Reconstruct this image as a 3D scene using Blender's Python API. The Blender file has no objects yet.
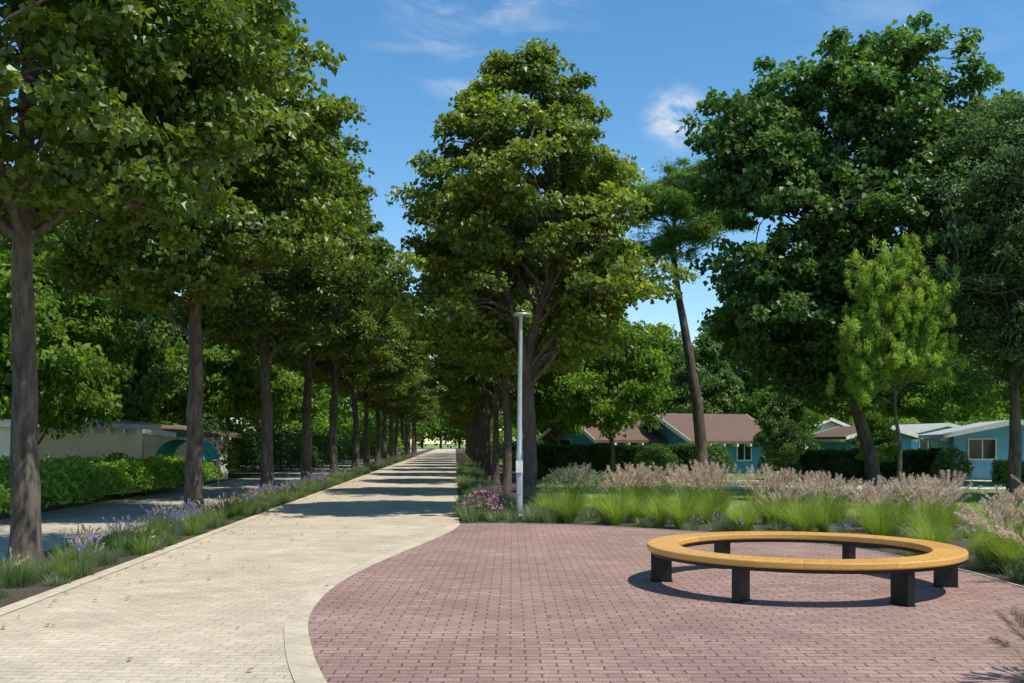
import bpy, math, numpy as np
from mathutils import Vector
C=bpy.context; D=bpy.data
F=995.0; H=1.6; HZ=442.0
# ---------------------------------------------------------------- materials
def newmat(name):
    m=D.materials.new(name); m.use_nodes=True; nt=m.node_tree
    for n in list(nt.nodes): nt.nodes.remove(n)
    out=nt.nodes.new('ShaderNodeOutputMaterial'); return m,nt,out
def N(nt,t,**kw):
    n=nt.nodes.new(t)
    for k,v in kw.items(): setattr(n,k,v)
    return n
def c4(c): return (c[0],c[1],c[2],1)
def ramp(nt,fac,stops):
    r=nt.nodes.new('ShaderNodeValToRGB'); e=r.color_ramp.elements
    e[0].position=stops[0][0]; e[0].color=c4(stops[0][1])
    e[1].position=stops[-1][0]; e[1].color=c4(stops[-1][1])
    for p,c in stops[1:-1]:
        x=e.new(p); x.color=c4(c)
    nt.links.new(fac,r.inputs[0]); return r.outputs[0]
def mix(nt,fac,a,b,mode='MIX'):
    m=nt.nodes.new('ShaderNodeMix'); m.data_type='RGBA'; m.blend_type=mode
    for s,v in ((m.inputs[0],fac),(m.inputs[6],a),(m.inputs[7],b)):
        if hasattr(v,'is_linked'): nt.links.new(v,s)
        elif isinstance(v,(int,float)): s.default_value=v
        else: s.default_value=c4(v)
    return m.outputs[2]
def coords(nt,scale=(1,1,1),rot=0,kind='Object'):
    tc=nt.nodes.new('ShaderNodeTexCoord'); mp=nt.nodes.new('ShaderNodeMapping')
    mp.inputs['Scale'].default_value=scale; mp.inputs['Rotation'].default_value=(0,0,rot)
    nt.links.new(tc.outputs[kind],mp.inputs[0]); return mp.outputs[0]
def noise(nt,v,s,d=4,r=.55):
    n=nt.nodes.new('ShaderNodeTexNoise'); n.inputs['Scale'].default_value=s
    n.inputs['Detail'].default_value=d; n.inputs['Roughness'].default_value=r
    nt.links.new(v,n.inputs['Vector']); return n.outputs['Fac']
def leafmat(name,dark,light,trans,tf=.35,rough=.5,spec=.3):
    m,nt,out=newmat(name); L=nt.links.new
    at=N(nt,'ShaderNodeAttribute',attribute_name='tint')
    oi=N(nt,'ShaderNodeObjectInfo')
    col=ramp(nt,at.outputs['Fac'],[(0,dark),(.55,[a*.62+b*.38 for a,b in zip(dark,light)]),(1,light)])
    hs=N(nt,'ShaderNodeHueSaturation')
    mr=N(nt,'ShaderNodeMapRange'); L(oi.outputs['Random'],mr.inputs[0])
    mr.inputs[3].default_value=.85; mr.inputs[4].default_value=1.2
    mh=N(nt,'ShaderNodeMapRange'); L(oi.outputs['Random'],mh.inputs[0])
    mh.inputs[3].default_value=.512; mh.inputs[4].default_value=.490; L(mh.outputs[0],hs.inputs['Hue'])
    L(mr.outputs[0],hs.inputs['Value']); L(col,hs.inputs['Color'])
    p=N(nt,'ShaderNodeBsdfPrincipled'); L(hs.outputs[0],p.inputs['Base Color'])
    p.inputs['Roughness'].default_value=rough; p.inputs['Specular IOR Level'].default_value=spec
    t=N(nt,'ShaderNodeBsdfTranslucent'); tc=mix(nt,1.0,hs.outputs[0],trans,'MULTIPLY'); L(tc,t.inputs[0])
    ms=N(nt,'ShaderNodeMixShader'); ms.inputs[0].default_value=tf
    L(p.outputs[0],ms.inputs[1]); L(t.outputs[0],ms.inputs[2]); L(ms.outputs[0],out.inputs[0]); return m
def barkmat(name,a,b,scale=6):
    m,nt,out=newmat(name); L=nt.links.new
    v=coords(nt,(scale,scale,scale*.22)); n=noise(nt,v,2.2,6,.65)
    v2=coords(nt,(1,1,1)); n2=noise(nt,v2,1.3,3)
    col=ramp(nt,n,[(.35,a),(.65,b)]); col=mix(nt,n2,col,[x*.75 for x in a])
    p=N(nt,'ShaderNodeBsdfPrincipled'); p.inputs['Roughness'].default_value=.9; L(col,p.inputs['Base Color'])
    bp=N(nt,'ShaderNodeBump'); bp.inputs['Strength'].default_value=.9; bp.inputs['Distance'].default_value=.03
    L(n,bp.inputs['Height']); L(bp.outputs[0],p.inputs['Normal']); L(p.outputs[0],out.inputs[0]); return m
def simple(name,col,rough=.6,metal=0,var=.15,s=8,bump=0):
    m,nt,out=newmat(name); L=nt.links.new
    n=noise(nt,coords(nt),s,5,.6)
    cc=ramp(nt,n,[(.3,[x*(1-var) for x in col]),(.7,[min(1,x*(1+var)) for x in col])])
    p=N(nt,'ShaderNodeBsdfPrincipled'); p.inputs['Roughness'].default_value=rough; p.inputs['Metallic'].default_value=metal
    L(cc,p.inputs['Base Color'])
    if bump:
        bp=N(nt,'ShaderNodeBump'); bp.inputs['Strength'].default_value=bump; bp.inputs['Distance'].default_value=.01
        L(n,bp.inputs['Height']); L(bp.outputs[0],p.inputs['Normal'])
    L(p.outputs[0],out.inputs[0]); return m
def pavermat(name,c1,c2,mort,bw,bh,rot,msize=.008,speck=.35,stain=.3,wob=.014):
    m,nt,out=newmat(name); L=nt.links.new
    v=coords(nt,(1,1,1),rot)
    nn=N(nt,'ShaderNodeTexNoise'); nn.inputs['Scale'].default_value=7; nn.inputs['Detail'].default_value=4; L(v,nn.inputs['Vector'])
    vs=N(nt,'ShaderNodeVectorMath',operation='SCALE'); vs.inputs['Scale'].default_value=wob*2; L(nn.outputs['Color'],vs.inputs[0])
    va=N(nt,'ShaderNodeVectorMath',operation='ADD'); L(v,va.inputs[0]); L(vs.outputs[0],va.inputs[1])
    b=N(nt,'ShaderNodeTexBrick'); L(va.outputs[0],b.inputs['Vector'])
    b.inputs['Scale'].default_value=1; b.inputs['Brick Width'].default_value=bw; b.inputs['Row Height'].default_value=bh
    b.inputs['Mortar Size'].default_value=msize; b.inputs['Mortar Smooth'].default_value=.6; b.inputs['Bias'].default_value=-.1
    b.inputs['Color1'].default_value=c4(c1); b.inputs['Color2'].default_value=c4(c2); b.inputs['Mortar'].default_value=c4(mort)
    fine=noise(nt,v,70,4,.8); big=noise(nt,v,.45,5,.6); mid=noise(nt,v,3,5,.65); patch=noise(nt,v,1.1,6,.7)
    f=ramp(nt,fine,[(.32,(1-speck,)*3),(.5,(1,)*3),(.68,(1+speck*.7,)*3)])
    fade=ramp(nt,mid,[(.3,(.2,)*3),(.62,(1,)*3)])
    avg=[(x+y)/2 for x,y in zip(c1,c2)]
    bc=mix(nt,fade,avg,b.outputs['Color'])
    col=mix(nt,1.0,bc,f,'MULTIPLY')
    g=ramp(nt,big,[(.35,(1-stain,)*3),(.65,(1.05,1.05,1.05))])
    col=mix(nt,1.0,col,g,'MULTIPLY')
    g2=ramp(nt,mid,[(.3,(.85,.85,.85)),(.7,(1.08,1.08,1.08))]); col=mix(nt,1.0,col,g2,'MULTIPLY')
    g3=ramp(nt,patch,[(.3,(.84,.83,.82)),(.55,(1.0,1.0,1.0)),(.75,(1.08,1.08,1.08))]); col=mix(nt,1.0,col,g3,'MULTIPLY')
    p=N(nt,'ShaderNodeBsdfPrincipled'); p.inputs['Roughness'].default_value=.85; p.inputs['Specular IOR Level'].default_value=.25
    L(col,p.inputs['Base Color'])
    ad=N(nt,'ShaderNodeMath',operation='MULTIPLY_ADD'); L(b.outputs['Fac'],ad.inputs[0]); ad.inputs[1].default_value=-1.0
    ml=N(nt,'ShaderNodeMath',operation='MULTIPLY'); L(fine,ml.inputs[0]); ml.inputs[1].default_value=1.0; L(ml.outputs[0],ad.inputs[2])
    bp=N(nt,'ShaderNodeBump'); bp.inputs['Strength'].default_value=.8; bp.inputs['Distance'].default_value=.008
    L(ad.outputs[0],bp.inputs['Height']); L(bp.outputs[0],p.inputs['Normal']); L(p.outputs[0],out.inputs[0]); return m

M_linden=leafmat('linden_leaf',(.030,.074,.012),(.25,.295,.032),(2.0,2.1,.6),.36,.42,.5)
M_plane=leafmat('plane_leaf',(.030,.080,.018),(.145,.225,.045),(1.8,2.1,.7),.36,.45,.5)
M_bright=leafmat('bright_leaf',(.06,.13,.02),(.27,.36,.045),(1.8,2.0,.7),.46)
M_olive=leafmat('olive_leaf',(.05,.10,.035),(.20,.27,.10),(1.5,1.8,.9),.34)
M_sprig=leafmat('young_pine_needle',(.13,.24,.04),(.38,.50,.10),(1.6,1.6,.6),.45)
M_pine=leafmat('pine_needle',(.06,.13,.02),(.22,.31,.04),(1.5,1.8,.8),.35)
M_hedge=leafmat('hedge_leaf',(.030,.065,.016),(.09,.155,.03),(1.5,1.8,.8),.35)
M_hedge2=leafmat('laurel_leaf',(.08,.17,.02),(.30,.43,.06),(1.6,1.8,.8),.4)
M_grass=leafmat('grass_blade',(.11,.18,.025),(.35,.44,.09),(1.4,1.5,.7),.4)
M_sage=leafmat('sage_leaf',(.10,.15,.06),(.25,.30,.16),(1.3,1.4,1.0),.35)
M_plume=leafmat('grass_plume',(.46,.33,.23),(.84,.68,.52),(1,1,1),.4)
M_purple=leafmat('lavender_flower',(.26,.20,.42),(.46,.38,.64),(1,1,1),.3)
M_pink=leafmat('pink_flower',(.42,.07,.24),(.72,.20,.50),(1,1,1),.3)
M_bark=barkmat('linden_bark',(.050,.036,.026),(.25,.195,.15))
M_barkp=barkmat('pine_bark',(.05,.032,.024),(.26,.20,.155))
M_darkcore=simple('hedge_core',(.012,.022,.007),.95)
M_red=pavermat('red_pavers',(.45,.285,.235),(.32,.20,.165),(.135,.085,.07),.22,.11,0.0,.010,.55,.16)
M_beige=pavermat('beige_pavers',(.67,.555,.405),(.57,.47,.34),(.41,.33,.23),.20,.10,math.radians(3.2),.006,.30,.12)
M_band=pavermat('border_pavers',(.65,.54,.395),(.59,.49,.36),(.40,.325,.23),.6,.25,0.6,.004,.22,.12)
M_side=pavermat('side_path_paving',(.52,.45,.35),(.46,.40,.31),(.28,.24,.18),.4,.2,math.radians(3.2),.008,.25,.25)
M_kerb=simple('kerb_concrete',(.42,.37,.29),.85,0,.2,6,.4)
def groundmat(name,stops,s,rough=.95,s2=.4):
    m,nt,out=newmat(name); L=nt.links.new
    v=coords(nt); n=noise(nt,v,s,8,.75); n2=noise(nt,v,s2,4,.6)
    col=ramp(nt,n,stops); g=ramp(nt,n2,[(.3,(.65,.7,.6)),(.7,(1.15,1.1,1.05))]); col=mix(nt,1.0,col,g,'MULTIPLY')
    p=N(nt,'ShaderNodeBsdfPrincipled'); p.inputs['Roughness'].default_value=rough; L(col,p.inputs['Base Color'])
    bp=N(nt,'ShaderNodeBump'); bp.inputs['Strength'].default_value=1; bp.inputs['Distance'].default_value=.03
    L(n,bp.inputs['Height']); L(bp.outputs[0],p.inputs['Normal']); L(p.outputs[0],out.inputs[0]); return m
M_lawn=groundmat('lawn',[(.3,(.09,.14,.03)),(.5,(.20,.27,.055)),(.72,(.34,.35,.13))],14)
M_soil=groundmat('soil_mulch',[(.3,(.04,.03,.02)),(.6,(.12,.09,.06)),(.8,(.24,.19,.13))],25)
M_pathlight=simple('light_path',(.55,.51,.43),.9,0,.12,3,.3)
M_steel=simple('galvanised_steel',(.42,.43,.44),.45,.5,.12,14)
M_black=simple('black_steel',(.014,.014,.015),.45,.3,.25,20)
M_white=simple('white_paint',(.75,.74,.70),.6)
M_blue=simple('blue_plaster',(.06,.28,.48),.85,0,.12,2)
M_lblue=simple('light_blue_plaster',(.18,.46,.68),.85,0,.12,2)
M_cream=simple('cream_plaster',(.75,.65,.49),.9,0,.12,1.5)
M_teal=simple('teal_canvas',(.02,.34,.34),.75,0,.2,4)
M_glass=simple('window_glass',(.02,.025,.03),.12)
M_wood_dark=simple('dark_wood',(.10,.06,.035),.7,0,.2,5)
M_dry=simple('dry_leaf',(.28,.19,.07),.8)
def roofmat(name,a,b,fx):
    m,nt,out=newmat(name); L=nt.links.new
    v=coords(nt,(fx,fx,fx)); w=N(nt,'ShaderNodeTexWave',bands_direction='Y'); w.inputs['Scale'].default_value=1.4; w.inputs['Distortion'].default_value=.6
    L(v,w.inputs[0]); n=noise(nt,v,1.5,5)
    col=mix(nt,n,ramp(nt,w.outputs['Fac'],[(0,[x*.5 for x in a]),(.5,a)]),b)
    p=N(nt,'ShaderNodeBsdfPrincipled'); p.inputs['Roughness'].default_value=.9; L(col,p.inputs['Base Color']); L(p.outputs[0],out.inputs[0]); return m
M_tile=roofmat('roof_tiles',(.12,.068,.045),(.19,.12,.082),2)
M_tile2=roofmat('terracotta_tiles',(.40,.17,.09),(.34,.18,.11),2)
M_greyroof=simple('grey_roof',(.42,.42,.42),.8)
def woodmat():
    m,nt,out=newmat('varnished_wood'); L=nt.links.new
    at=N(nt,'ShaderNodeAttribute',attribute_name='tint')
    v=coords(nt,(3,3,30)); n=noise(nt,v,6,6,.65)
    col=ramp(nt,n,[(.3,(.50,.22,.045)),(.55,(.69,.37,.09)),(.75,(.80,.48,.16))])
    col=mix(nt,1.0,col,ramp(nt,at.outputs['Fac'],[(0,(.78,.75,.7)),(1,(1.1,1.1,1.1))]),'MULTIPLY')
    p=N(nt,'ShaderNodeBsdfPrincipled'); p.inputs['Roughness'].default_value=.38; L(col,p.inputs['Base Color']); L(p.outputs[0],out.inputs[0]); return m
M_wood=woodmat()

# ---------------------------------------------------------------- mesh builder
class MB:
    def __init__(s): s.v=[];s.q=[];s.m=[];s.t=[];s.n=0;s.mats=[]
    def mi(s,mat):
        if mat not in s.mats: s.mats.append(mat)
        return s.mats.index(mat)
    def add(s,v,q,mat,tint=.5):
        v=np.asarray(v,dtype=np.float32).reshape(-1,3); q=np.asarray(q,dtype=np.int32).reshape(-1,4)
        s.v.append(v); s.q.append(q+s.n); s.n+=len(v)
        s.m.append(np.full(len(q),s.mi(mat),np.int32))
        s.t.append(np.broadcast_to(np.asarray(tint,dtype=np.float32),(len(q),)).copy())
    def mesh(s,name,smooth_mats=()):
        v=np.concatenate(s.v);q=np.concatenate(s.q);m=np.concatenate(s.m);t=np.concatenate(s.t)
        me=D.meshes.new(name); me.vertices.add(len(v)); me.vertices.foreach_set('co',v.ravel())
        me.loops.add(len(q)*4); me.loops.foreach_set('vertex_index',q.ravel())
        me.polygons.add(len(q)); me.polygons.foreach_set('loop_start',np.arange(len(q),dtype=np.int32)*4)
        for x in s.mats: me.materials.append(x)
        me.polygons.foreach_set('material_index',m)
        sm=np.isin(m,[s.mats.index(x) for x in smooth_mats if x in s.mats])
        me.polygons.foreach_set('use_smooth',sm)
        a=me.attributes.new('tint','FLOAT','FACE'); a.data.foreach_set('value',t)
        me.update(calc_edges=True); return me
    def obj(s,name,smooth_mats=(),loc=(0,0,0),parent=None):
        o=D.objects.new(name,s.mesh(name,smooth_mats)); o.location=loc; C.collection.objects.link(o)
        if parent: o.parent=parent
        return o
def nrm(a): return a/np.maximum(np.linalg.norm(a,axis=-1,keepdims=True),1e-6)
def empty(name,loc=(0,0,0),rz=0):
    e=D.objects.new(name,None); e.location=loc; e.rotation_euler=(0,0,rz); C.collection.objects.link(e); return e
def tube(mb,pts,rad,mat,n=8,tint=.5):
    pts=np.asarray(pts,float); rad=np.asarray(rad,float); k=len(pts)
    d=nrm(np.gradient(pts,axis=0)); ref=np.array([0,1.,0]) if abs(d[0][2])>.7 or abs(d[0][0])>.7 else np.array([0,0,1.])
    a=nrm(np.cross(d,ref)); b=np.cross(d,a)
    th=np.arange(n)/n*2*np.pi
    v=pts[:,None]+rad[:,None,None]*(np.cos(th)[None,:,None]*a[:,None]+np.sin(th)[None,:,None]*b[:,None])
    i=np.arange(k-1)[:,None]*n; j=np.arange(n)[None]; j2=(j+1)%n
    q=np.stack([i+j,i+j2,i+n+j2,i+n+j],-1).reshape(-1,4)
    mb.add(v.reshape(-1,3),q,mat,tint)
def leaves(mb,rng,c,out,L,W,mat,tint,up=.5,droop=.5,rnd=.8,fold=.15,axb=.5):
    n=len(c); r=rng.normal(size=(n,3)); nn=nrm(out*.6+np.array([0,0,up])+r*rnd)
    a=out*axb+np.array([0,0,-droop])+rng.normal(size=(n,3))*.7; a=nrm(a-(a*nn).sum(1,keepdims=True)*nn); b=np.cross(nn,a)
    s=rng.uniform(.7,1.25,(n,1)); l=L*s; w=W*s
    v=np.stack([c-a*l*.5, c-a*l*.1+b*w*.5+nn*w*fold, c+a*l*.5-nn*w*fold, c-a*l*.1-b*w*.5+nn*w*fold],1)
    mb.add(v.reshape(-1,3),np.arange(n*4).reshape(n,4),mat,tint)
def box(mb,x0,x1,y0,y1,z0,z1,mat,tint=.5):
    v=[(x0,y0,z0),(x1,y0,z0),(x1,y1,z0),(x0,y1,z0),(x0,y0,z1),(x1,y0,z1),(x1,y1,z1),(x0,y1,z1)]
    q=[(0,3,2,1),(4,5,6,7),(0,1,5,4),(1,2,6,5),(2,3,7,6),(3,0,4,7)]; mb.add(v,q,mat,tint)
def ribbon(mb,left,right,z,mat):
    l=np.asarray(left,float); r=np.asarray(right,float); k=len(l)
    v=np.concatenate([np.c_[l,np.full(k,z)],np.c_[r,np.full(k,z)]]); i=np.arange(k-1)
    mb.add(v,np.stack([i,i+k,i+k+1,i+1],1),mat)
def cat(P,n=10):
    P=np.asarray(P,float); P=np.vstack([2*P[0]-P[1],P,2*P[-1]-P[-2]]); out=[]
    for i in range(1,len(P)-2):
        p0,p1,p2,p3=P[i-1:i+3]
        for t in np.arange(n)/n:
            out.append(.5*((2*p1)+(-p0+p2)*t+(2*p0-5*p1+4*p2-p3)*t*t+(-p0+3*p1-3*p2+p3)*t**3))
    out.append(P[-2]); return np.array(out)

# ---------------------------------------------------------------- trees
def crown_branches(rng,prof,nb,per=6,cx=0,cy=0,spread=.34,rise=.55,amp=1.):
    zs=np.array([p[0] for p in prof]); rs=np.array([p[1] for p in prof])
    zz=np.linspace(zs[0],zs[-1],200); w=np.interp(zz,zs,rs)+.25; w/=w.sum()
    z=np.interp((np.arange(nb)+rng.uniform(0,1,nb))/nb,np.cumsum(w),zz); rng.shuffle(z); th=(np.arange(nb)*2.39996+rng.normal(size=nb)*.35)
    p1,p2=rng.uniform(0,6.28,2)
    R=np.interp(z,zs,rs)*(1+amp*.10*np.sin(3*th+p1+z*.8)+amp*.07*np.sin(5*th+p2-z*1.3))*rng.uniform(.78,1.12,nb)
    tip=np.stack([cx+R*np.cos(th),cy+R*np.sin(th),z],1)
    z0=np.maximum(z-rise*R-.3,zs[0]-.8); org=np.stack([np.full(nb,cx),np.full(nb,cy),z0],1)
    k=np.repeat(np.arange(nb),per); s=rng.uniform(.32,1.03,nb*per)**.8
    c=org[k]+(tip-org)[k]*s[:,None]; c[:,2]+=.22*R[k]*np.sin(np.pi*s)*.8-.1*R[k]*(s>.8)*(s-.8)*3
    side=np.stack([-np.sin(th),np.cos(th),0*th],1)[k]; c+=side*(rng.normal(size=len(k))*spread*(.4+s))[:,None]*np.minimum(1,R[k]*.6)[:,None]
    c[:,2]+=rng.normal(size=len(k))*.16
    zc=(zs[0]+zs[-1])/2; out=nrm(np.stack([np.cos(th)[k],np.sin(th)[k],(c[:,2]-zc)/(zs[-1]-zs[0])*1.2],1))
    return c,out
def crown_lobes(rng,lobes,n,inner=.5,group=6,gr=.42,gz=.45,mx=1.12):
    lobes=np.array(lobes,float); ng=n//group; vol=lobes[:,3]*lobes[:,4]+lobes[:,5]*lobes[:,3]; idx=rng.choice(len(lobes),ng,p=vol/vol.sum())
    d=nrm(rng.normal(size=(ng,3))); rr=(inner+(1-inner)*rng.uniform(0,1,(ng,1))**.5)*rng.uniform(.8,mx,(ng,1))
    c=lobes[idx,:3]+d*lobes[idx,3:]*rr
    keep=np.ones(ng,bool)
    for l in lobes: keep&=(np.linalg.norm((c-l[:3])/l[3:],axis=1)>.4)
    c=c[keep];d=d[keep]; k=np.repeat(np.arange(len(c)),group)
    c=c[k]+rng.normal(size=(len(k),3))*np.array([gr,gr,gr*gz]); return c,d[k]
def build_tree(name,seed,c,out,trunk,tr,nprim,per,L,W,mleaf,mbark,crad=(.55,.55,.28),up=.5,droop=.5,rnd=.8,twig=.018,axb=.5,sides=10,limb=.33,extra=(),steep=.6):
    rng=np.random.default_rng(seed); mb=MB()
    T=cat(trunk,6); k=len(T); u=np.linspace(0,1,k)
    T=T+np.c_[rng.normal(size=(k,2))*tr*.06,np.zeros(k)]; T[0]=trunk[0]
    rad=tr*(1-.82*u**1.1); rad[0]*=1.45; rad[1]*=1.1
    tube(mb,T,rad,mbark,sides+2)
    nodes=[(p,r) for p,r in zip(T,rad) if p[2]>c[:,2].min()-.7]; kt=len(nodes)
    for ex,er in extra:
        P=cat(ex,5); R=np.linspace(er,.03,len(P)); tube(mb,P,R,mbark,8)
        for p,r_ in list(zip(P,R))[3:]: nodes.append((p,r_))
    pr=rng.choice(len(c),min(nprim,len(c)),replace=False)
    for i in pr:
        tgt=c[i]
        cand=[(abs((tgt[2]-p[2])-steep*np.hypot(*(tgt[:2]-p[:2]))),j) for j,(p,r) in enumerate(nodes[:kt])]
        j=min(cand)[1]; p,r=nodes[j]; r0=min(r*.5,tr*limb)
        d=tgt-p; mid=p+d*.45+np.array([0,0,.12*np.linalg.norm(d)])+rng.normal(size=3)*.15
        P=cat([p,p*.6+mid*.4+rng.normal(size=3)*.05,mid,mid*.45+tgt*.55+rng.normal(size=3)*.12,tgt],3)
        R=np.linspace(r0,.012,len(P)); tube(mb,P,R,mbark,6)
        for q in range(3,len(P),2): nodes.append((P[q],R[q]))
    NP=np.array([p for p,r in nodes]); NR=np.array([r for p,r in nodes])
    for p in c:
        dd=NP-p; dist=np.linalg.norm(dd,axis=1)+np.maximum(0,dd[:,2])*1.5; j=dist.argmin()
        if dist[j]<.05: continue
        a=NP[j]; m=(a+p)/2+np.array([0,0,.08*dist[j]])+rng.normal(size=3)*.06
        tube(mb,[a,m,p],[min(twig*1.6,NR[j]),twig,.006],mbark,4)
    n=len(c); ci=np.repeat(np.arange(n),per); off=rng.normal(size=(n*per,3)); off=nrm(off)*rng.uniform(.15,1.1,(n*per,1))**.7
    sc=rng.uniform(.6,1.3,(n,1))[ci]
    o=out[ci]; lc=c[ci]+off*np.array(crad)*sc; lc[:,2]-=.25*(np.hypot(off[:,0],off[:,1])**2)*crad[0]*sc[:,0]
    tint=np.clip(.45*rng.uniform(0,1,n)[ci]+.45*rng.uniform(0,1,n*per)+.3*off[:,2]+.05,0,1)  # random tint, plus top-light shading put into colour: upper leaves of clumps lighter
    outl=nrm(o*.7+off*.6)
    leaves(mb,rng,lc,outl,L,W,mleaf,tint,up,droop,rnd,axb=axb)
    return mb.mesh(name,(mbark,))
def place(name,me,x,y,s=1,rz=0,sz=None,z=0):
    o=D.objects.new(name,me); o.location=(x,y,z); o.scale=(s,s,sz or s); o.rotation_euler=(0,0,rz); C.collection.objects.link(o); return o
PR=[(4.7,1.9),(5.5,2.9),(6.9,3.2),(8.0,3.1),(9.4,2.5),(10.9,1.7),(12.2,.8),(12.6,.3)]
lind=[]
for i in range(3):
    rng=np.random.default_rng(10+i); c,o=crown_branches(rng,PR,105,6)
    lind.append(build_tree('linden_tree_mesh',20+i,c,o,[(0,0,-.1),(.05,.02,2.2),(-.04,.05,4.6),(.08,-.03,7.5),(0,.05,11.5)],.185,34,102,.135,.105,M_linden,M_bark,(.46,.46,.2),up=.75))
sl=-.057
rng=np.random.default_rng(5)
for i in range(16):
    Y=12.4+8.1*i; X=-5.4+sl*Y
    s=1.05 if i else .95
    place('linden_tree',lind[i%3],X+rng.uniform(-.1,.1),Y,s+rng.uniform(-.03,.05),[2.2,5.1,.6,3.9][i%4]+i*.3,(1.03+rng.uniform(-.04,.04)) if i else .98)
rh=np.random.default_rng(77)
PRH=[(3.7,1.7),(4.4,2.6),(5.3,2.95),(6.6,2.8),(7.8,2.3),(8.9,1.7),(9.8,1.0),(10.4,.3)]
c,o=crown_branches(rh,PRH,118,6)
kk=~((np.abs(c[:,0]-.05)<.95)&(c[:,1]<.4)&(c[:,2]<5.5)); c=c[kk];o=o[kk]
hero=build_tree('linden_tree_hero',78,c,o,[(0,0,-.1),(.03,.02,1.6),(.0,.0,3.4),(.28,-.12,4.6),(.58,-.1,6.0),(.3,.1,9.8)],.175,36,100,.13,.10,M_linden,M_bark,(.46,.46,.2),up=.75,
   extra=[([(0,.0,3.2),(-.22,-.12,4.1),(-.52,-.22,5.0),(-.85,-.1,6.3),(-.8,.1,8)],.13)],steep=.75)
place('linden_tree',hero,.36,22.2)
for i in range(1,15):
    Y=22.2+8.3*i; X=1.56+sl*Y
    place('linden_tree',lind[(i+1)%3],X,Y,.86+rng.uniform(-.03,.05),rng.uniform(0,6.28),.79+rng.uniform(-.03,.04))
# plane tree (right)
rp=np.random.default_rng(31)
lob=[(-1.6,0,10.2,2.3,2.4,2.6),(1.0,.3,11.6,2.1,2.3,2.2),(-3.2,-.2,8.3,1.9,2.1,1.9),(-2.7,0,5.6,2.0,2.1,2.0),(.6,-.2,8.0,2.5,2.6,2.4),(-3.7,0,10.9,1.2,1.3,1.1),
     (-1.0,.3,4.2,1.7,1.9,1.2),(2.2,.4,10.0,1.6,1.8,1.6),(-.3,.5,6.0,2.1,2.2,1.9),(-4.2,0,9.7,.9,1,.8),(-.2,0,12.4,1.0,1.2,1.1)]
c,o=crown_lobes(rp,lob,1380,.45,5,.5,.75)
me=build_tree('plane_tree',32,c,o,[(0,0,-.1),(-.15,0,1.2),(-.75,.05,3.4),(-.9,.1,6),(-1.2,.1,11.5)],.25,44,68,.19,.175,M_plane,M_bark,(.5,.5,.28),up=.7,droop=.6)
place('plane_tree',me,10.95,30)
place('plane_tree',me,19.8,37,1.0,2.4,1.02)
lob=[(-.1,0,8.3,2.4,2.6,2.3),(1.8,0,6.5,2.5,2.5,2.3),(-.6,0,5.6,1.7,2.1,1.5),(1.6,0,9.6,2.2,2.2,1.9),(.2,0,4.3,1.6,1.8,1.0),(3.6,0,8.4,2.2,2.2,2.2)]
c,o=crown_lobes(np.random.default_rng(41),lob,1050,.45,5,.5,.7)
me=build_tree('ash_tree',42,c,o,[(0,0,-.1),(.05,0,2.2),(-.05,0,4.6),(.3,0,9.5)],.19,34,95,.15,.065,M_olive,M_bark,(.5,.5,.28),up=.7)
place('ash_tree',me,13.7,27.2)
bl=[]
for i,(mt,ms) in enumerate(((M_bright,1),(M_plane,2),(M_bright,3))):
    r=np.random.default_rng(50+i)
    PB=[(2.3,1.6),(2.9,2.6),(3.9,3.0),(5.2,2.6),(6.4,1.7),(7.2,.5)]
    c,o=crown_branches(r,PB,46,6)
    bl.append(build_tree('broadleaf_mesh',60+i,c,o,[(0,0,-.1),(.2,0,1.2),(.1,.2,2.6),(.2,0,6.4)],.13,20,75,.2,.14,mt,M_bark,(.55,.55,.28),up=.6))
PL=[(-12.6,26.5,.75,1.0),(-13.6,33,.85,1.15),(-16.5,39,1.0,1.5),(-14.2,47,1.0,1.3),(-18,30,1.0,1.3),(-20,47,1.2,1.6),(-16.5,58,1.2,1.5),(-24,38,1.3,1.6),(-27,58,1.5,1.8),(-17.5,70,1.3,1.6),(-31,74,1.6,1.8),(-21,86,1.5,1.7),(-36,94,1.8,2.0),
    (2.6,66,1.0,1.2),(6.5,76,1.3,1.5),(12,78,1.4,1.5),(17,70,1.3,1.5),(23,74,1.4,1.6),(30,70,1.5,1.6),(31,52,1.1,1.3),(36,84,1.8,1.9),(8,97,1.7,1.9),(20,94,1.7,1.9),(45,84,1.8,1.9),(15.5,56,.7,.9),(11.2,60,.8,1.1)]
for i,(x,y,s,sz) in enumerate(PL):
    place('broadleaf_tree',bl[i%3],x,y,s*1.1,rng.uniform(0,6.28),sz)
place('broadleaf_tree',bl[0],3.9,39,.85,1.2,1.05); place('broadleaf_tree',bl[2],2.3,47,.8,2.2,1.1); place('broadleaf_tree',bl[0],6.3,62,1.0,3.2,1.3)
# stone pine
lob=[(-1.3,0,11.4,1.9,1.9,.8),(.3,.4,12.2,1.8,1.7,.75),(-.6,-.4,9.9,1.4,1.4,.6),(-2.0,0,9.2,.9,1.0,.5),(.9,0,10.6,1.0,1.0,.5)]
c,o=crown_lobes(np.random.default_rng(71),lob,480,.3,4,.35,.5)
me=build_tree('stone_pine_tree',72,c,o,[(0,0,-.1),(-.25,0,3),(-.75,0,6),(-1.2,0,9),(-1.1,0,11.8)],.27,18,150,.2,.032,M_pine,M_barkp,(.42,.42,.22),up=.9,droop=-.6)
place('stone_pine_tree',me,7.7,40,1.0)
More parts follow.
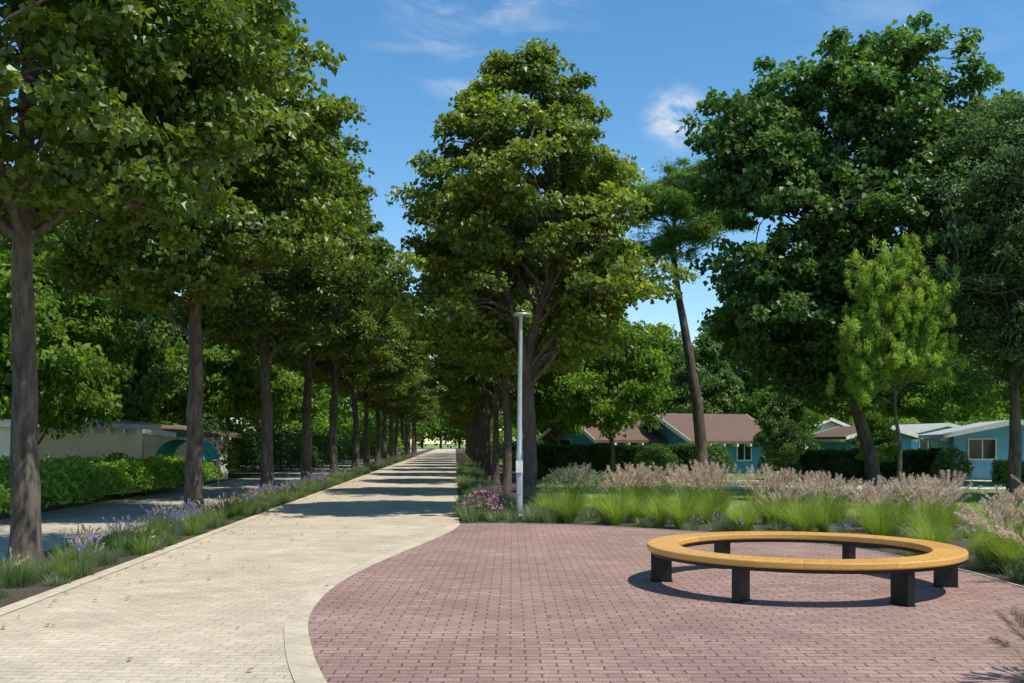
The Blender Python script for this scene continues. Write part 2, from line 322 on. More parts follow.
# young pine
lob=[(-.7,0,4.7,.7,.8,.9),(.5,0,4.9,.7,.8,.9),(-.3,0,5.9,.6,.7,.8),(.85,0,3.8,.6,.7,.5),(-.95,0,3.5,.55,.6,.45),(1.0,0,5.6,.35,.4,.55),(.2,0,6.5,.4,.45,.5),(-.8,0,6.1,.35,.4,.4),(0,0,4.0,.7,.7,.6)]
c,o=crown_lobes(np.random.default_rng(81),lob,820,.2,2,.22,1.0)
me=build_tree('young_pine_tree',82,c,o,[(0,0,-.1),(.08,0,1.4),(-.05,0,3),(.1,0,6.2)],.075,34,64,.17,.022,M_sprig,M_bark,(.11,.11,.19),up=.4,droop=-1.2,twig=.010,axb=.8,rnd=.9)
place('young_pine_tree',me,10.05,26,1.0,0,.97)
place('sapling_tree',bl[1],10.1,37,.36,0,.5); place('sapling_tree',bl[0],13.9,38,.3,1,.42)

# distant mass of trees
rd=np.random.default_rng(90); mb=MB(); cs=[];os_=[]
def dtree(x,y,h,r,n=110):
    d=nrm(rd.normal(size=(n,3))); cc=np.array([x,y,h*.55])+d*np.array([r,r,h*.46])*rd.uniform(.6,1,(n,1)); cs.append(cc);os_.append(d)
    tube(mb,[(x,y,-.1),(x,y,h*.4),(x,y,h*.8)],[.3,.22,.06],M_bark,6)
for i in range(100):
    ang=rd.uniform(-.75,.75); R=rd.uniform(130,180)
    x=math.sin(ang)*R; y=math.cos(ang)*R
    if abs(x+.057*y+2)<4.5: continue
    dtree(x,y,rd.uniform(11,16),rd.uniform(4,6))
for x in (-22,-17,-12.5,-8): dtree(x,rd.uniform(235,245),rd.uniform(10,14),4.5,200)
cs=np.concatenate(cs);os_=np.concatenate(os_); per=14; ci=np.repeat(np.arange(len(cs)),per)
lc=cs[ci]+rd.normal(size=(len(ci),3))*.7
leaves(mb,rd,lc,os_[ci],.7,.5,M_bright,rd.uniform(0,.6,len(ci)),.5,.4)
mb.obj('distant_trees')

# ---------------------------------------------------------------- shrubs / hedges
def hedge(name,x0,x1,y0,y1,h,mat,n,lf=.08,seed=0,bump=.08):
    r=np.random.default_rng(seed); mb=MB()
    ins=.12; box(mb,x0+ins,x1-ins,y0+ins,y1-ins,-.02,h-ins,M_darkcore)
    ar=np.array([(x1-x0)*(y1-y0),(x1-x0)*h,(x1-x0)*h*.5,(y1-y0)*h,(y1-y0)*h]); f=r.choice(5,n,p=ar/ar.sum())
    u=r.uniform(0,1,n);v=r.uniform(0,1,n)
    X=np.where(f<3,x0+u*(x1-x0),np.where(f==3,x0,x1)); Y=np.where(f==0,y0+v*(y1-y0),np.where(f==1,y0,np.where(f==2,y1,y0+u*(y1-y0))))
    Z=np.where(f==0,h,v*h); c=np.stack([X,Y,Z],1)
    no=np.array([(0,0,1),(0,-1,0),(0,1,0),(-1,0,0),(1,0,0)],float)[f]
    wob=np.sin(X*2.1+Y*1.3)*np.sin(Z*3+X*.9)*bump+np.sin(X*5.3+Z*4)*bump*.5
    c+=no*(wob[:,None]-.05)+r.normal(size=(n,3))*.05
    c[:,2]=np.maximum(c[:,2],.02)
    leaves(mb,r,c,no,lf,lf*.6,mat,np.clip(r.uniform(0,1,n)*.7+wob/bump*.2+.1,0,1),.3,-.2,.8)
    return mb.obj(name)
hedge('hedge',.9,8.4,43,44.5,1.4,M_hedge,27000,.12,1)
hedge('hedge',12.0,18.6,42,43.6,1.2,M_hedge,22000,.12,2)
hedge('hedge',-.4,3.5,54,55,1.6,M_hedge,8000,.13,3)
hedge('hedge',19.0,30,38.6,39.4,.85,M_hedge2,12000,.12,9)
def mound(name,blobs,mat,n,lf,seed,shape=.6):
    r=np.random.default_rng(seed); mb=MB(); B=np.array(blobs,float)
    w=B[:,3]*B[:,5]; idx=r.choice(len(B),n,p=w/w.sum()); d=nrm(r.normal(size=(n,3))); d[:,2]=np.abs(d[:,2])*1.0-.15*(r.uniform(size=n)<.3)
    rr=.72+.28*r.uniform(0,1,(n,1))**.5; rr=rr+(.09*np.sin(d[:,0]*9+idx)*np.sin(d[:,1]*8+d[:,2]*7))[:,None]
    c=B[idx,:3]+d*B[idx,3:]*rr; c[:,2]=np.maximum(c[:,2],.03)
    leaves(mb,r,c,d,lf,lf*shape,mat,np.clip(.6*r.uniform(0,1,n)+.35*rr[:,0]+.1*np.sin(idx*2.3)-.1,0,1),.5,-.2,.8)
    return mb,mb.obj(name)
bb=[]
r=np.random.default_rng(3)
for t in np.linspace(0,1,17):
    bb.append((-10.1-1.0*t+r.uniform(-.2,.2),19+16*t,.35,.75,.75,r.uniform(.5,.8)))
    bb.append((-11.0-1.0*t+r.uniform(-.3,.3),19+16*t,.4,.9,.8,r.uniform(.6,.95)))
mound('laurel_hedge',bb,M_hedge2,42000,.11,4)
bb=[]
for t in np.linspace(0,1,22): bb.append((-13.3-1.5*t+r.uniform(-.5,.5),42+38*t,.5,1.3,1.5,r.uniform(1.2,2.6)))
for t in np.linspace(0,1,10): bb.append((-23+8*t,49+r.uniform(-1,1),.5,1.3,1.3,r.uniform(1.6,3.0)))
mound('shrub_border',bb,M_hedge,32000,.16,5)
bb=[]
for t in np.linspace(0,1,40):
    x=-45+110*t
    bb.append((x,95+r.uniform(-8,8),.5,3.2,2.5,r.uniform(2.2,4.5)) if abs(x+7.5)>5.5 else (-16,100,.5,2.5,2,3))
mound('distant_shrubbery',bb,M_hedge2,40000,.4,6)
bb=[]
for Y in np.arange(50,150,6): bb.append((-8.2+sl*Y+r.uniform(-.4,.4),Y,.4,1.1,3,1.4)); bb.append((3.8+sl*Y,Y,.4,1.1,3,1.2))
mound('avenue_shrubs',bb,M_hedge,22000,.18,61)
mound('rosemary_shrub',[(1.65,26.5,.3,.9,.8,.65),(2.6,27.5,.3,.7,.7,.5),(4.0,29,.2,.8,.7,.55)],M_sage,5200,.1,7,.25)
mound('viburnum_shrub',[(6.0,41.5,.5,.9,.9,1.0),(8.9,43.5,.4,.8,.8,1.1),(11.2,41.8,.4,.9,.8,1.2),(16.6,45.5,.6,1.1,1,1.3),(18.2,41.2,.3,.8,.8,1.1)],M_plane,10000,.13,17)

# ---------------------------------------------------------------- grasses
def blades(mb,r,base,n_per,hgt,spread,width,mat,arch=.6,tl=0.,th=1.):
    nb=len(base); k=np.repeat(np.arange(nb),n_per); n=len(k)
    az=r.uniform(0,2*np.pi,n); lean=r.uniform(.05,1,n)**.8*spread; Ln=hgt[k]*r.uniform(.6,1.15,n)
    b=base[k]+np.stack([np.cos(az),np.sin(az),0*az],1)*(r.uniform(0,.07,n)*(1+spread))[:,None]
    dh=np.stack([np.cos(az),np.sin(az),0*az],1); side=np.stack([-np.sin(az+r.normal(size=n)*.5),np.cos(az),0*az],1)
    V=[]
    for s in (0,.35,.7,1.):
        hor=(lean*s+arch*lean*s*s)*Ln*.75; ver=Ln*(s-arch*.55*lean*s*s*1.1)
        p=b+dh*hor[:,None]; p[:,2]+=np.maximum(ver,.01)
        w=(width*(1-.9*s**1.5))*.5; V.append(p-side*w); V.append(p+side*w)
    V=np.stack(V,1); o=np.arange(n)[:,None]*8
    q=np.concatenate([o+np.array([0,1,3,2]),o+np.array([2,3,5,4]),o+np.array([4,5,7,6])],0)
    tt=np.clip(r.uniform(tl,th,n)*.6+.4*r.uniform(0,1,nb)[k],0,1)
    mb.add(V.reshape(-1,3),q,mat,np.tile(tt,3)); return V
def plumes(mb,r,base,n_per,hgt,spread,mat,mstem,Lp=.19,rad=.028,dens=30,wd=.006):
    nb=len(base); k=np.repeat(np.arange(nb),n_per); n=len(k); az=r.uniform(0,2*np.pi,n); lean=r.uniform(.1,1,n)*spread
    Ln=hgt[k]*r.uniform(.72,1.15,n); dh=np.stack([np.cos(az),np.sin(az),0*az],1)
    side=np.stack([-np.sin(az),np.cos(az),0*az],1)
    def pt(s):
        p=base[k]+dh*((lean*s+.5*lean*s*s)*Ln*.7)[:,None]; p[:,2]+=Ln*(s-.22*lean*s*s); return p
    V=[]
    for s in (0,.4,.75,1.): V+= [pt(s)-side*.0025,pt(s)+side*.0025]
    V=np.stack(V,1); o=np.arange(n)[:,None]*8
    q=np.concatenate([o+np.array([0,1,3,2]),o+np.array([2,3,5,4]),o+np.array([4,5,7,6])],0)
    mb.add(V.reshape(-1,3),q,mstem,.5)
    p1=pt(1.); dr=nrm(p1-pt(.85)+np.array([0,0,-.02])); kk=np.repeat(np.arange(n),dens); s=r.uniform(0,1,len(kk))
    c=p1[kk]+dr[kk]*(s*Lp)[:,None]; rd_=nrm(r.normal(size=(len(kk),3)))
    ax=nrm(dr[kk]*1.2+rd_*.9); nn=nrm(np.cross(ax,r.normal(size=(len(kk),3)))); bb=np.cross(nn,ax)
    l=(rad*2.4*(np.sin(np.pi*np.clip(s*.85+.12,0,1))**.6))[:,None]; w=wd
    c=c+rd_*rad*.3
    v=np.stack([c-ax*l*.3,c+bb*w,c+ax*l,c-bb*w],1)
    mb.add(v.reshape(-1,3),np.arange(len(kk)*4).reshape(-1,4),mat,np.clip(r.uniform(0,1,len(kk))*.6+.4*r.uniform(0,1,n)[kk],0,1))
edge=cat([(-1.0,19.2),(0.3,19.25),(1.2,18.9),(2.5,18.1),(3.9,16.9),(5.0,15.0),(5.5,12.8),(5.55,10.8),(5.5,8.0),(5.9,4.0)],10)
r=np.random.default_rng(11); mbg=MB()
def along(n,off0,off1,t0,t1):
    t=r.uniform(t0,t1,n)*(len(edge)-1); i=np.clip(t.astype(int),0,len(edge)-2); p=edge[i]+(edge[i+1]-edge[i])*(t-i)[:,None]
    d=edge[i+1]-edge[i]; nn=nrm(np.stack([-d[:,1],d[:,0]],1)); o=r.uniform(off0,off1,n)
    q=p+nn*o[:,None]; return np.c_[q,np.zeros(n)]
def even(n,off,t0,t1,j=.12):
    t=(np.linspace(t0,t1,n)+r.normal(size=n)*.3*(t1-t0)/n)*(len(edge)-1); t=np.clip(t,0,len(edge)-1.01); i=t.astype(int); p=edge[i]+(edge[i+1]-edge[i])*(t-i)[:,None]
    d=edge[i+1]-edge[i]; nn=nrm(np.stack([-d[:,1],d[:,0]],1)); q=p+nn*(off+r.normal(size=n)*j)[:,None]; return np.c_[q,np.zeros(n)]
SP=.62; G=M_grass; Pm=M_plume
b=even(11,.60,.18,.80,.08); blades(mbg,r,b,700,r.uniform(.55,.82,len(b)),SP,.007,G,.9,.35,1)
b=even(14,1.5,.15,.86,.2); blades(mbg,r,b,560,r.uniform(.55,.82,len(b)),SP,.007,G,.85,.2,1); plumes(mbg,r,b[5:],34,r.uniform(.62,.84,len(b)-5),.55,Pm,G,.2,.03,34)
b=even(16,2.4,.13,.92,.25); blades(mbg,r,b,460,r.uniform(.6,.82,len(b)),SP,.007,G,.8,.1,.9); plumes(mbg,r,b[2:],44,r.uniform(.66,.92,len(b)-2),.55,Pm,G,.2,.03,32)
b=even(18,3.4,.14,.95,.3); blades(mbg,r,b,380,r.uniform(.6,.82,len(b)),SP,.007,G,.8,.1,.85); plumes(mbg,r,b,46,r.uniform(.66,.95,len(b)),.55,Pm,G,.2,.03,32)
b=even(17,4.5,.2,.95,.35); blades(mbg,r,b,320,r.uniform(.6,.82,len(b)),SP,.007,G,.7,.1,.8); plumes(mbg,r,b,44,r.uniform(.66,.95,len(b)),.55,Pm,G,.2,.03,28)
b=even(9,.7,.66,.98,.1); blades(mbg,r,b,420,r.uniform(.5,.7,len(b)),.75,.007,G,.8,.1,.9); plumes(mbg,r,b,40,r.uniform(.55,.75,len(b)),.7,Pm,G,.18,.028,34)
mbg.obj('fountain_grass')
mbc=MB(); b=np.array([(3.52,6.55,0),(3.95,6.3,0)]); blades(mbc,r,b,200,np.array([.26,.4]),.8,.006,G,.6,.1,.8); plumes(mbc,r,b,40,np.array([.36,.5]),.8,Pm,G,.15,.022,120,.0028)
mbc.obj('fountain_grass')
mbf=MB(); b=along(230,.12,5.2,.12,.98); blades(mbf,r,b,100,r.uniform(.12,.32,len(b)),.9,.009,M_sage,.3,0,1)
b=along(70,.1,2.6,.0,.16); blades(mbf,r,b,110,r.uniform(.18,.4,len(b)),.8,.01,M_sage,.3,0,1)
b=along(12,.1,.9,.3,.95); plumes(mbf,r,b,8,r.uniform(.2,.32,len(b)),.5,M_purple,M_sage,.06,.010,12)
mbf.obj('sage_plants')
mbl=MB(); n=330; Y=7+r.uniform(0,1,n)**1.0*33; off=r.uniform(.12,1.0,n); X=-4.25+sl*Y-off
b=np.c_[X,Y,np.zeros(n)]; hh=r.uniform(.13,.40,n)*np.clip(.6+off*.5,.6,1.1); blades(mbl,r,b,140,hh,.9,.008,M_sage,.3,0,1)
s=b[r.uniform(size=n)<.35]; blades(mbl,r,s,120,r.uniform(.2,.42,len(s)),.8,.008,G,.5,.1,.8)
s=b[r.uniform(size=n)<.18]; plumes(mbl,r,s,14,r.uniform(.28,.5,len(s)),.5,M_purple,M_sage,.07,.012,14)
s=b[r.uniform(size=n)<.18]; plumes(mbl,r,s,10,r.uniform(.3,.5,len(s)),.5,Pm,M_sage,.08,.012,14)
mbl.obj('lavender_border')
mbr=MB(); n=150; Y=20+r.uniform(0,1,n)*45; X=.05+sl*Y+r.uniform(.15,1.2,n); b=np.c_[X,Y,np.zeros(n)]
blades(mbr,r,b,110,r.uniform(.2,.45,n),.8,.011,M_sage,.3,0,1); s=b[::3]; blades(mbr,r,s,90,r.uniform(.3,.5,len(s)),.7,.01,G,.5,.2,.9)
mbr.obj('verge_plants')
n=120; mbv=MB(); Y=40+r.uniform(0,1,n)*60; X=-4.25+sl*Y-r.uniform(.15,1.2,n); b=np.c_[X,Y,np.zeros(n)]; blades(mbv,r,b,70,r.uniform(.25,.5,n),.8,.02,M_sage,.3,0,1); mbv.obj('verge_plants')
mbp,o=mound('pink_flower_bush',[(-.62,20.4,.1,.42,.4,.40),(-.25,20.8,.1,.4,.4,.45),(-.9,21.2,.1,.4,.4,.4)],M_sage,2600,.07,8,.4)
mb=MB(); n=800; d=nrm(r.normal(size=(n,3))); d[:,2]=np.abs(d[:,2]); B=np.array([(-.62,20.4,.12,.44,.42,.49),(-.25,20.8,.12,.42,.42,.56)])[r.integers(0,2,n)]
cc=B[:,:3]+d*B[:,3:]; cc=cc[(np.sin(cc[:,0]*14)*np.sin(cc[:,2]*15+cc[:,1]*9)>-.2)&(cc[:,2]>.25)]
leaves(mb,r,cc,nrm(cc-np.array([-.45,20.6,0])),.05,.05,M_pink,r.uniform(0,1,len(cc)),.8,0); q=mb.obj('flowers'); q.parent=o
mbw=MB(); n=12000; X=r.uniform(1.5,24,n); Y=r.uniform(20,48,n); k=(np.abs(X)<Y*.56)&~((Y>33.4)&(Y<37))&~((Y>39.9)&(Y<41.9)); b=np.c_[X,Y,np.zeros(n)][k]
blades(mbw,r,b,5,r.uniform(.05,.13,len(b)),.9,.012,G,.3,0,.8); mbw.obj('lawn_grass')
mb=MB(); n=420; X=r.uniform(-6,6,n); Y=r.uniform(5.5,45,n); X=np.where(r.uniform(size=n)<.6,-4.2+sl*Y+np.abs(r.normal(size=n))*.7,X); ok=(X>-4.2+sl*Y)&((Y<18.5)&(X<5)|(X<0+sl*Y)); c=np.c_[X,Y,np.full(n,.034)][ok]
leaves(mb,r,c,np.tile([0,0,1.],(len(c),1)),.055,.04,M_dry,r.uniform(0,1,len(c)),3,0,.25); mb.obj('fallen_leaves')

# ---------------------------------------------------------------- ground
mb=MB(); s=900; v=[(-s,-s,0),(s,-s,0),(s,s,0),(-s,s,0)]; mb.add(v,[(0,1,2,3)],M_lawn); mb.obj('ground')
Ys=np.linspace(-6,230,60)
mb=MB(); ribbon(mb,np.c_[-7.0+sl*Ys,Ys],np.c_[-4.2+sl*Ys,Ys],.004,M_soil); mb.obj('soil_bed')
mb=MB(); ribbon(mb,np.c_[-16+sl*Ys,Ys],np.c_[-9.3+sl*Ys,Ys],.004,M_soil); mb.obj('soil_bed')
Yr=np.linspace(19,230,50); mb=MB(); ribbon(mb,np.c_[0+sl*Yr,Yr],np.c_[3.2+sl*Yr,Yr],.004,M_soil); mb.obj('soil_bed')
mb=MB(); ribbon(mb,np.c_[-9.35+sl*Ys,Ys],np.c_[-6.0+sl*Ys,Ys],.008,M_side); mb.obj('side_path')
dE=np.gradient(edge,axis=0); nE=nrm(np.stack([-dE[:,1],dE[:,0]],1))
mb=MB(); ribbon(mb,edge-nE*.3,edge+nE*5.5,.006,M_soil); mb.obj('planting_bed')
mb=MB(); Y2=np.linspace(19.2,230,60); ribbon(mb,np.c_[-4.25+sl*Y2,Y2],np.c_[.08+sl*Y2,Y2],.012,M_beige)
Y1=np.linspace(-6,19.2,30); ribbon(mb,np.c_[-4.25+sl*Y1,Y1],np.c_[.08+sl*19.2+np.clip((19.2-Y1)*.6,0,4),Y1],.012,M_beige); mb.obj('beige_path')
curve=cat([(-.98,19.3),(-1.08,17.6),(-1.33,15.8),(-1.6,14.1),(-1.84,12.3),(-1.94,10.76),(-1.86,9.2),(-1.6,7.9),(-1.2,6.5),(-.6,5.0),(.2,3.4),(1.5,1.0),(3,-2)],10)
yy=np.linspace(-2,19.15,160); cl=np.interp(yy,curve[::-1,1],curve[::-1,0])
def rightx(y):
    out=[]
    for a in y:
        xs=[edge[i,0]+(edge[i+1,0]-edge[i,0])*(a-edge[i,1])/(edge[i+1,1]-edge[i,1]) for i in range(len(edge)-1) if (edge[i,1]-a)*(edge[i+1,1]-a)<=0 and abs(edge[i+1,1]-edge[i,1])>1e-6]
        out.append(max(xs) if xs else 6.0)
    return np.array(out)
mb=MB(); ribbon(mb,np.c_[cl,yy],np.c_[rightx(yy),yy],.016,M_red); mb.obj('red_plaza_paving')
dC=np.gradient(curve,axis=0); nC=nrm(np.stack([-dC[:,1],dC[:,0]],1))
mb=MB(); ribbon(mb,curve-nC*.2,curve+nC*.0,.020,M_band); mb.obj('border_band')
mb=MB(); ribbon(mb,np.c_[-4.33+sl*Ys,Ys],np.c_[-4.14+sl*Ys,Ys],.020,M_band); mb.obj('path_edging')
mb=MB()
for i in range(len(edge)-1):
    a=edge[i];b_=edge[i+1];na=nE[i]*.04;nb=nE[i+1]*.04
    v=[(*a,.0),(*b_,.0),(*(b_+nb),.0),(*(a+na),.0),(*a,.025),(*b_,.025),(*(b_+nb),.025),(*(a+na),.025)]
    mb.add(v,[(4,5,6,7),(0,1,5,4),(2,3,7,6)],M_kerb)
mb.obj('bed_kerb')
mb=MB(); th=np.linspace(0,2*np.pi,33)[::-1]; ring=np.c_[4.05+.62*np.cos(th),6.25+.55*np.sin(th)]; ribbon(mb,ring,np.tile([4.05,6.25],(33,1)),.022,M_soil); mb.obj('planting_bed')
mb=MB(); xs=np.linspace(5,34,30); ribbon(mb,np.c_[xs,35.5+.04*xs+np.sin(xs*.25)*.3],np.c_[xs,33.2+.04*xs+np.sin(xs*.25)*.3],.008,M_pathlight); mb.obj('garden_path')
mb=MB(); xs=np.linspace(7,34,30); ribbon(mb,np.c_[xs,41.3+.02*xs],np.c_[xs,40+.02*xs],.008,M_pathlight); mb.obj('garden_path')
mb=MB(); dx,dy=2.85,10.9; box(mb,dx-.2,dx+.2,dy-.14,dy+.14,.012,.022,M_kerb); box(mb,dx-.18,dx+.18,dy-.12,dy+.12,.018,.026,M_red)
mb.obj('drain_cover')

# ---------------------------------------------------------------- ring bench
bx,by=3.22,11.1
root=empty('ring_bench',(bx,by,0))
mb=MB(); Ro,Ri=1.70,1.35; zt,zb=.455,.385; nseg=12; sub=10; bev=.014
prof=[(Ri,zb+bev),(Ri,zt-bev),(Ri+bev*.3,zt-bev*.3),(Ri+bev,zt),(Ro-bev,zt),(Ro-bev*.3,zt-bev*.3),(Ro,zt-bev),(Ro,zb+bev),(Ro-bev,zb),(Ri+bev,zb)]
for sgm in range(nseg):
    a0=sgm*2*np.pi/nseg+.0009+.26; a1=(sgm+1)*2*np.pi/nseg-.0009+.26; th=np.linspace(a0,a1,sub+1)
    P=np.array([[(rr*math.cos(t),rr*math.sin(t),z) for rr,z in prof] for t in th]); k=len(prof)
    q=[(i*k+j,i*k+(j+1)%k,(i+1)*k+(j+1)%k,(i+1)*k+j) for i in range(sub) for j in range(k)]
    q+= [(0,1,8,9),(1,2,7,8),(2,3,6,7),(3,4,5,6)]; o=sub*k; q+=[(o+9,o+8,o+1,o),(o+8,o+7,o+2,o+1),(o+7,o+6,o+3,o+2),(o+6,o+5,o+4,o+3)]
    mb.add(P.reshape(-1,3),q,M_wood,np.random.default_rng(sgm).uniform(.4,1))
mb.obj('seat',parent=root)
mb=MB()
th=np.linspace(0,2*np.pi,97)
for R_ in (1.40,1.63):
    P=np.array([[(rr*math.cos(t),rr*math.sin(t),z) for rr,z in ((R_-.02,.345),(R_-.02,.383),(R_+.02,.383),(R_+.02,.345))] for t in th])
    q=[(i*4+j,i*4+(j+1)%4,(i+1)*4+(j+1)%4,(i+1)*4+j) for i in range(96) for j in range(4)]; mb.add(P.reshape(-1,3),q,M_black)
mb.obj('steel_frame',parent=root)
for i in range(6):
    a=i*math.pi/3-math.radians(8); mb=MB(); x0,x1=1.42,1.655; w=.045
    for (xa,xb,ya,yb,za,zb2) in ((x0,x1,-w,w,.028,.344),(x0-.01,x1+.01,-w-.01,w+.01,.016,.027)):
        box(mb,xa,xb,ya,yb,za,zb2,M_black)
    o=mb.obj('leg_%d'%(i+1),parent=root); o.rotation_euler=(0,0,a)
    bv=o.modifiers.new('b','BEVEL'); bv.width=.005; bv.segments=2

# ---------------------------------------------------------------- street lamp
lx,ly=.15,20.3; root=empty('street_lamp',(lx,ly,0))
mb=MB(); tube(mb,[(0,0,0),(0,0,1.4),(0,0,1.42),(.01,0,2.8),(.03,0,4.12)],[.07,.068,.056,.047,.038],M_steel,20); mb.obj('pole',(M_steel,),parent=root)
mb=MB(); box(mb,-.14,.14,-.14,.14,.0,.02,M_steel); tube(mb,[(0,0,.02),(0,0,.1),(0,0,.14)],[.1,.1,.072],M_steel,20); mb.obj('base_plate',parent=root)
mb=MB(); box(mb,-.035,.035,-.08,-.066,.55,.85,M_steel); mb.obj('inspection_door',parent=root)
mb=MB(); box(mb,-.07,.07,-.1,-.072,.98,1.22,M_white); mb.obj('number_plate',parent=root)
mb=MB(); tube(mb,[(.03,0,4.1),(.03,0,4.17)],[.05,.05],M_steel,16)
tube(mb,[(.05,0,4.16),(.05,0,4.165),(.05,0,4.19),(.05,0,4.225),(.05,0,4.24)],[.01,.15,.19,.16,.01],M_steel,28); mb.obj('lamp_head',(M_steel,),parent=root)

# ---------------------------------------------------------------- houses
def house(name,x,y,rz,w,d,h,rise,mwall,mroof,over=.6,wins=(),swins=()):
    root=empty(name,(x,y,0),rz); mb=MB()
    v=[(-w/2,0,0),(w/2,0,0),(w/2,d,0),(-w/2,d,0),(-w/2,0,h),(w/2,0,h),(w/2,d,h),(-w/2,d,h),(0,0,h+rise-.02),(0,d,h+rise-.02),(0,0,h),(0,d,h)]
    mb.add(v,[(0,1,5,4),(1,2,6,5),(2,3,7,6),(3,0,4,7)],mwall)
    mb.add([v[4],v[10],v[8],((-w/4),0,h+rise/2-.01),v[10],v[5],(w/4,0,h+rise/2-.01),v[8]],[(0,1,2,3),(4,5,6,7)],mwall)
    mb.add([(a,d,c) for a,b,c in (v[4],v[10],v[8],((-w/4),0,h+rise/2-.01),v[10],v[5],(w/4,0,h+rise/2-.01),v[8])],[(3,2,1,0),(7,6,5,4)],mwall)
    mb.obj('walls',parent=root)
    mb=MB(); k=rise/(w/2); ex=w/2+over; ez=h-over*k; t=.14
    for sgn in (-1,1):
        v=[(0,-over,h+rise+t),(sgn*ex,-over,ez+t),(sgn*ex,d+over,ez+t),(0,d+over,h+rise+t),(0,-over,h+rise),(sgn*ex,-over,ez),(sgn*ex,d+over,ez),(0,d+over,h+rise)]
        mb.add(v,[(0,1,2,3),(4,7,6,5),(1,5,6,2)],mroof)
    mb.obj('roof',parent=root)
    mb=MB()
    for sgn in (-1,1):
        for yo in (-over-.03,d+over+.001):
            v=[(0,yo,h+rise+t+.02),(sgn*ex,yo,ez+t+.02),(sgn*ex,yo,ez-.04),(0,yo,h+rise-.06)]
            v+=[(a,b+.029,c) for a,b,c in v]; mb.add(v,[(0,1,2,3),(0,4,5,1),(3,2,6,7),(4,7,6,5)],M_white)
        for i in range(int(d/.8)):
            yy_=.3+i*.8; box(mb,sgn*ex-.35 if sgn>0 else -ex,sgn*ex if sgn>0 else -ex+.35,yy_,yy_+.1,ez-.14,ez-.005,M_white)
    mb.obj('fascia',parent=root)
    for i,(wx,wz,ww,wh) in enumerate(wins):
        mb=MB(); box(mb,wx-ww/2-.06,wx+ww/2+.06,-.05,-.003,wz-.06,wz+wh+.06,M_white); box(mb,wx-ww/2,wx+ww/2,-.056,-.045,wz,wz+wh,M_glass)
        box(mb,wx-.025,wx+.025,-.065,-.05,wz,wz+wh,M_white); mb.obj('window_%d'%(i+1) if wh<1.8 else 'door',parent=root)
    for i,(wy,wz,ww,wh) in enumerate(swins):
        mb=MB(); X0=w/2; box(mb,X0+.003,X0+.05,wy-ww/2-.06,wy+ww/2+.06,wz-.06,wz+wh+.06,M_white); box(mb,X0+.045,X0+.056,wy-ww/2,wy+ww/2,wz,wz+wh,M_glass)
        box(mb,X0+.05,X0+.065,wy-.025,wy+.025,wz,wz+wh,M_white); mb.obj('side_window_%d'%(i+1) if wh<1.8 else 'side_door',parent=root)
    return root
house('bungalow_house',3.5,53,-1.15,5.2,6.0,1.9,1.1,M_blue,M_tile,.8,[(-1.3,.8,1.1,.9)],[(1.5,.7,1.1,.9),(4.2,.05,.9,1.8)])
house('bungalow_house',8.0,51.5,-1.15,5.2,4.2,1.85,1.1,M_blue,M_tile,.8,[(-1.2,.8,1.2,.9)],[(2.9,.7,.8,.8)])
house('blue_cabin',20.9,41.5,-.25,4.6,6,1.9,.5,M_lblue,M_greyroof,.5,[(-1.2,.9,1.0,.8),(1.2,.05,.9,1.82)])
house('blue_cabin',26.0,60,.1,4.5,5,2.1,.5,M_lblue,M_greyroof,.5,[(-1.,.9,1.0,.9)])
house('blue_cabin',20.4,55,.1,3.5,5,1.9,.5,M_blue,M_tile,.5,[(-.7,.9,.8,.8)])
house('terracotta_house',21.5,68,.3,5,6,2.2,.9,M_white,M_tile2,.5,[(-1.,.9,1.0,.9)])
house('cream_hut',-15.6,38.5,-.15,5.2,5,1.85,.35,M_cream,M_tile,.4,[(.9,.9,.9,.7)])
house('cream_hut',-15.3,26.5,-.2,4.6,6,2.05,.25,M_cream,M_greyroof,.4,[(-.9,.9,.9,.8)])
root=empty('canvas_canopy',(-11.9,36.5,0)); mb=MB(); th=np.linspace(0,np.pi,13); k=len(th)
A=[(-.85*math.cos(t),-1,.95+.75*math.sin(t)) for t in th]; B_=[(-.85*math.cos(t),1,.95+.75*math.sin(t)) for t in th]
mb.add(A+B_,[(i,i+1,i+1+k,i+k) for i in range(k-1)],M_teal); mb.obj('canvas',(M_teal,),parent=root)
mb=MB()
for sx in (-.85,.85):
    for sy in (-1,1): tube(mb,[(sx,sy,0),(sx,sy,.5),(sx,sy,.96)],[.03]*3,M_steel,8)
mb.obj('posts',parent=root)
mb=MB()
for i in range(30): box(mb,-26+i*.5,-25.93+i*.5,56,56.06,0,1.6,M_wood_dark)
box(mb,-26,-11,56.065,56.1,.3,.4,M_wood_dark); box(mb,-26,-11,56.065,56.1,1.3,1.4,M_wood_dark); mb.obj('wooden_fence')

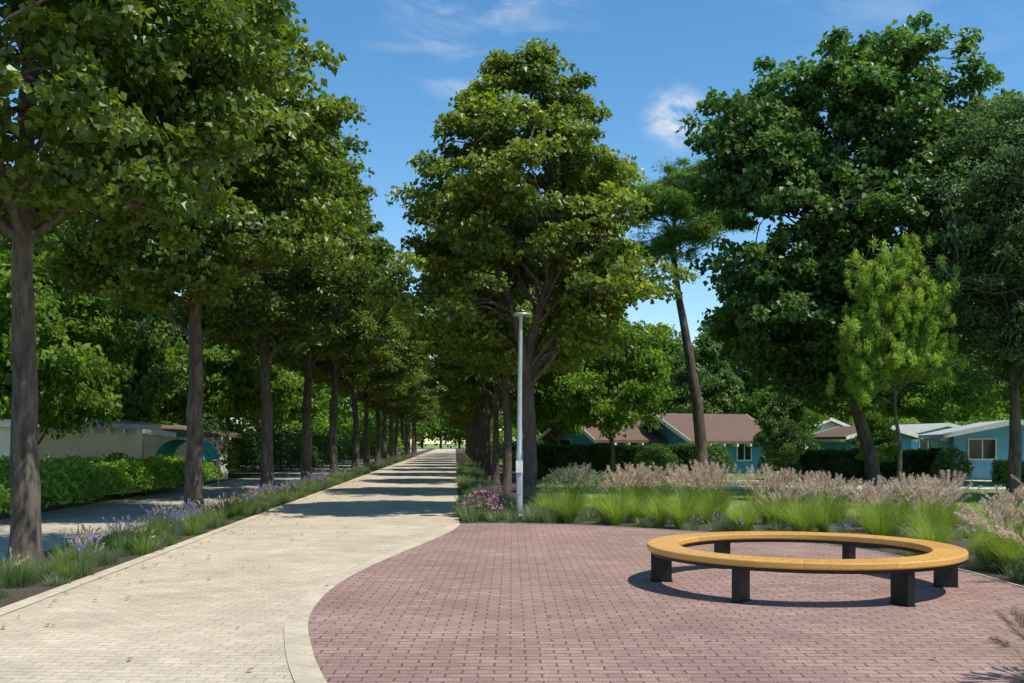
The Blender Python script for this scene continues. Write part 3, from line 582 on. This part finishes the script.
# ---------------------------------------------------------------- sun, sky, camera
S=Vector((.42,-.26,.87)).normalized()
l=D.lights.new('sun','SUN'); l.energy=5.0; l.angle=math.radians(.53); l.color=(1,.96,.86)
o=D.objects.new('sun',l); o.rotation_euler=S.to_track_quat('Z','Y').to_euler(); C.collection.objects.link(o)
w=D.worlds.new('World'); C.scene.world=w; w.use_nodes=True; nt=w.node_tree; L=nt.links.new
for n in list(nt.nodes): nt.nodes.remove(n)
out=nt.nodes.new('ShaderNodeOutputWorld'); bg=nt.nodes.new('ShaderNodeBackground'); bg.inputs[1].default_value=.14
sky=nt.nodes.new('ShaderNodeTexSky'); sky.sky_type='NISHITA'; sky.sun_disc=False
sky.sun_elevation=math.asin(S.z); sky.sun_rotation=math.atan2(S.x,S.y); sky.air_density=1.0; sky.dust_density=.1; sky.ozone_density=1.6
hs=nt.nodes.new('ShaderNodeHueSaturation'); hs.inputs['Saturation'].default_value=1.28; hs.inputs['Value'].default_value=1.25; hs.inputs['Hue'].default_value=.495; L(sky.outputs[0],hs.inputs['Color'])
tc=nt.nodes.new('ShaderNodeTexCoord')
def cmask(target,rad,soft):
    t=Vector(target).normalized(); d=N(nt,'ShaderNodeVectorMath',operation='DISTANCE'); L(tc.outputs['Generated'],d.inputs[0]); d.inputs[1].default_value=t
    mr=N(nt,'ShaderNodeMapRange',interpolation_type='SMOOTHSTEP'); L(d.outputs['Value'],mr.inputs[0]); mr.inputs[1].default_value=rad; mr.inputs[2].default_value=rad*soft; mr.inputs[3].default_value=0; mr.inputs[4].default_value=1; return mr.outputs[0]
def cn(scale,rot,s,lo,hi):
    mp=N(nt,'ShaderNodeMapping'); mp.inputs['Scale'].default_value=scale; mp.inputs['Rotation'].default_value=rot; L(tc.outputs['Generated'],mp.inputs[0])
    n=N(nt,'ShaderNodeTexNoise'); n.inputs['Scale'].default_value=s; n.inputs['Detail'].default_value=8; n.inputs['Roughness'].default_value=.6; n.inputs['Distortion'].default_value=.5; L(mp.outputs[0],n.inputs[0])
    mr=N(nt,'ShaderNodeMapRange',interpolation_type='SMOOTHSTEP'); L(n.outputs[0],mr.inputs[0]); mr.inputs[1].default_value=lo; mr.inputs[2].default_value=hi; return mr.outputs[0]
def mul(a,b):
    m=N(nt,'ShaderNodeMath',operation='MULTIPLY')
    for i,x in enumerate((a,b)):
        if isinstance(x,(int,float)): m.inputs[i].default_value=x
        else: L(x,m.inputs[i])
    return m.outputs[0]
def mx(a,b):
    m=N(nt,'ShaderNodeMath',operation='MAXIMUM'); L(a,m.inputs[0]); L(b,m.inputs[1]); return m.outputs[0]
wisp=cn((1,1,4),(0,.5,0),7,.45,.75)
c1=mul(mul(cmask((-.03,1,.42),.13,.15),wisp),.65)
c2=mul(mul(cmask((.165,1,.325),.04,.1),cn((1,1,2),(0,0,0),18,.38,.62)),.9)
c3=mul(mul(cmask((.4,1,.45),.15,.2),wisp),.2)
cl_=mx(mx(c1,c2),c3)
mm=nt.nodes.new('ShaderNodeMix'); mm.data_type='RGBA'; L(cl_,mm.inputs[0]); L(hs.outputs[0],mm.inputs[6]); mm.inputs[7].default_value=(6,6.2,6.5,1)
L(mm.outputs[2],bg.inputs[0]); L(bg.outputs[0],out.inputs[0])
cam=D.cameras.new('camera'); cam.lens=35; cam.sensor_width=36; cam.clip_end=3000; cam.shift_y=(HZ-341.5)/1024
co=D.objects.new('camera',cam); co.location=(0,0,H); co.rotation_euler=(math.pi/2,0,0); C.collection.objects.link(co); C.scene.camera=co
C.scene.view_settings.view_transform='Standard'; C.scene.view_settings.look='None'; C.scene.view_settings.exposure=0
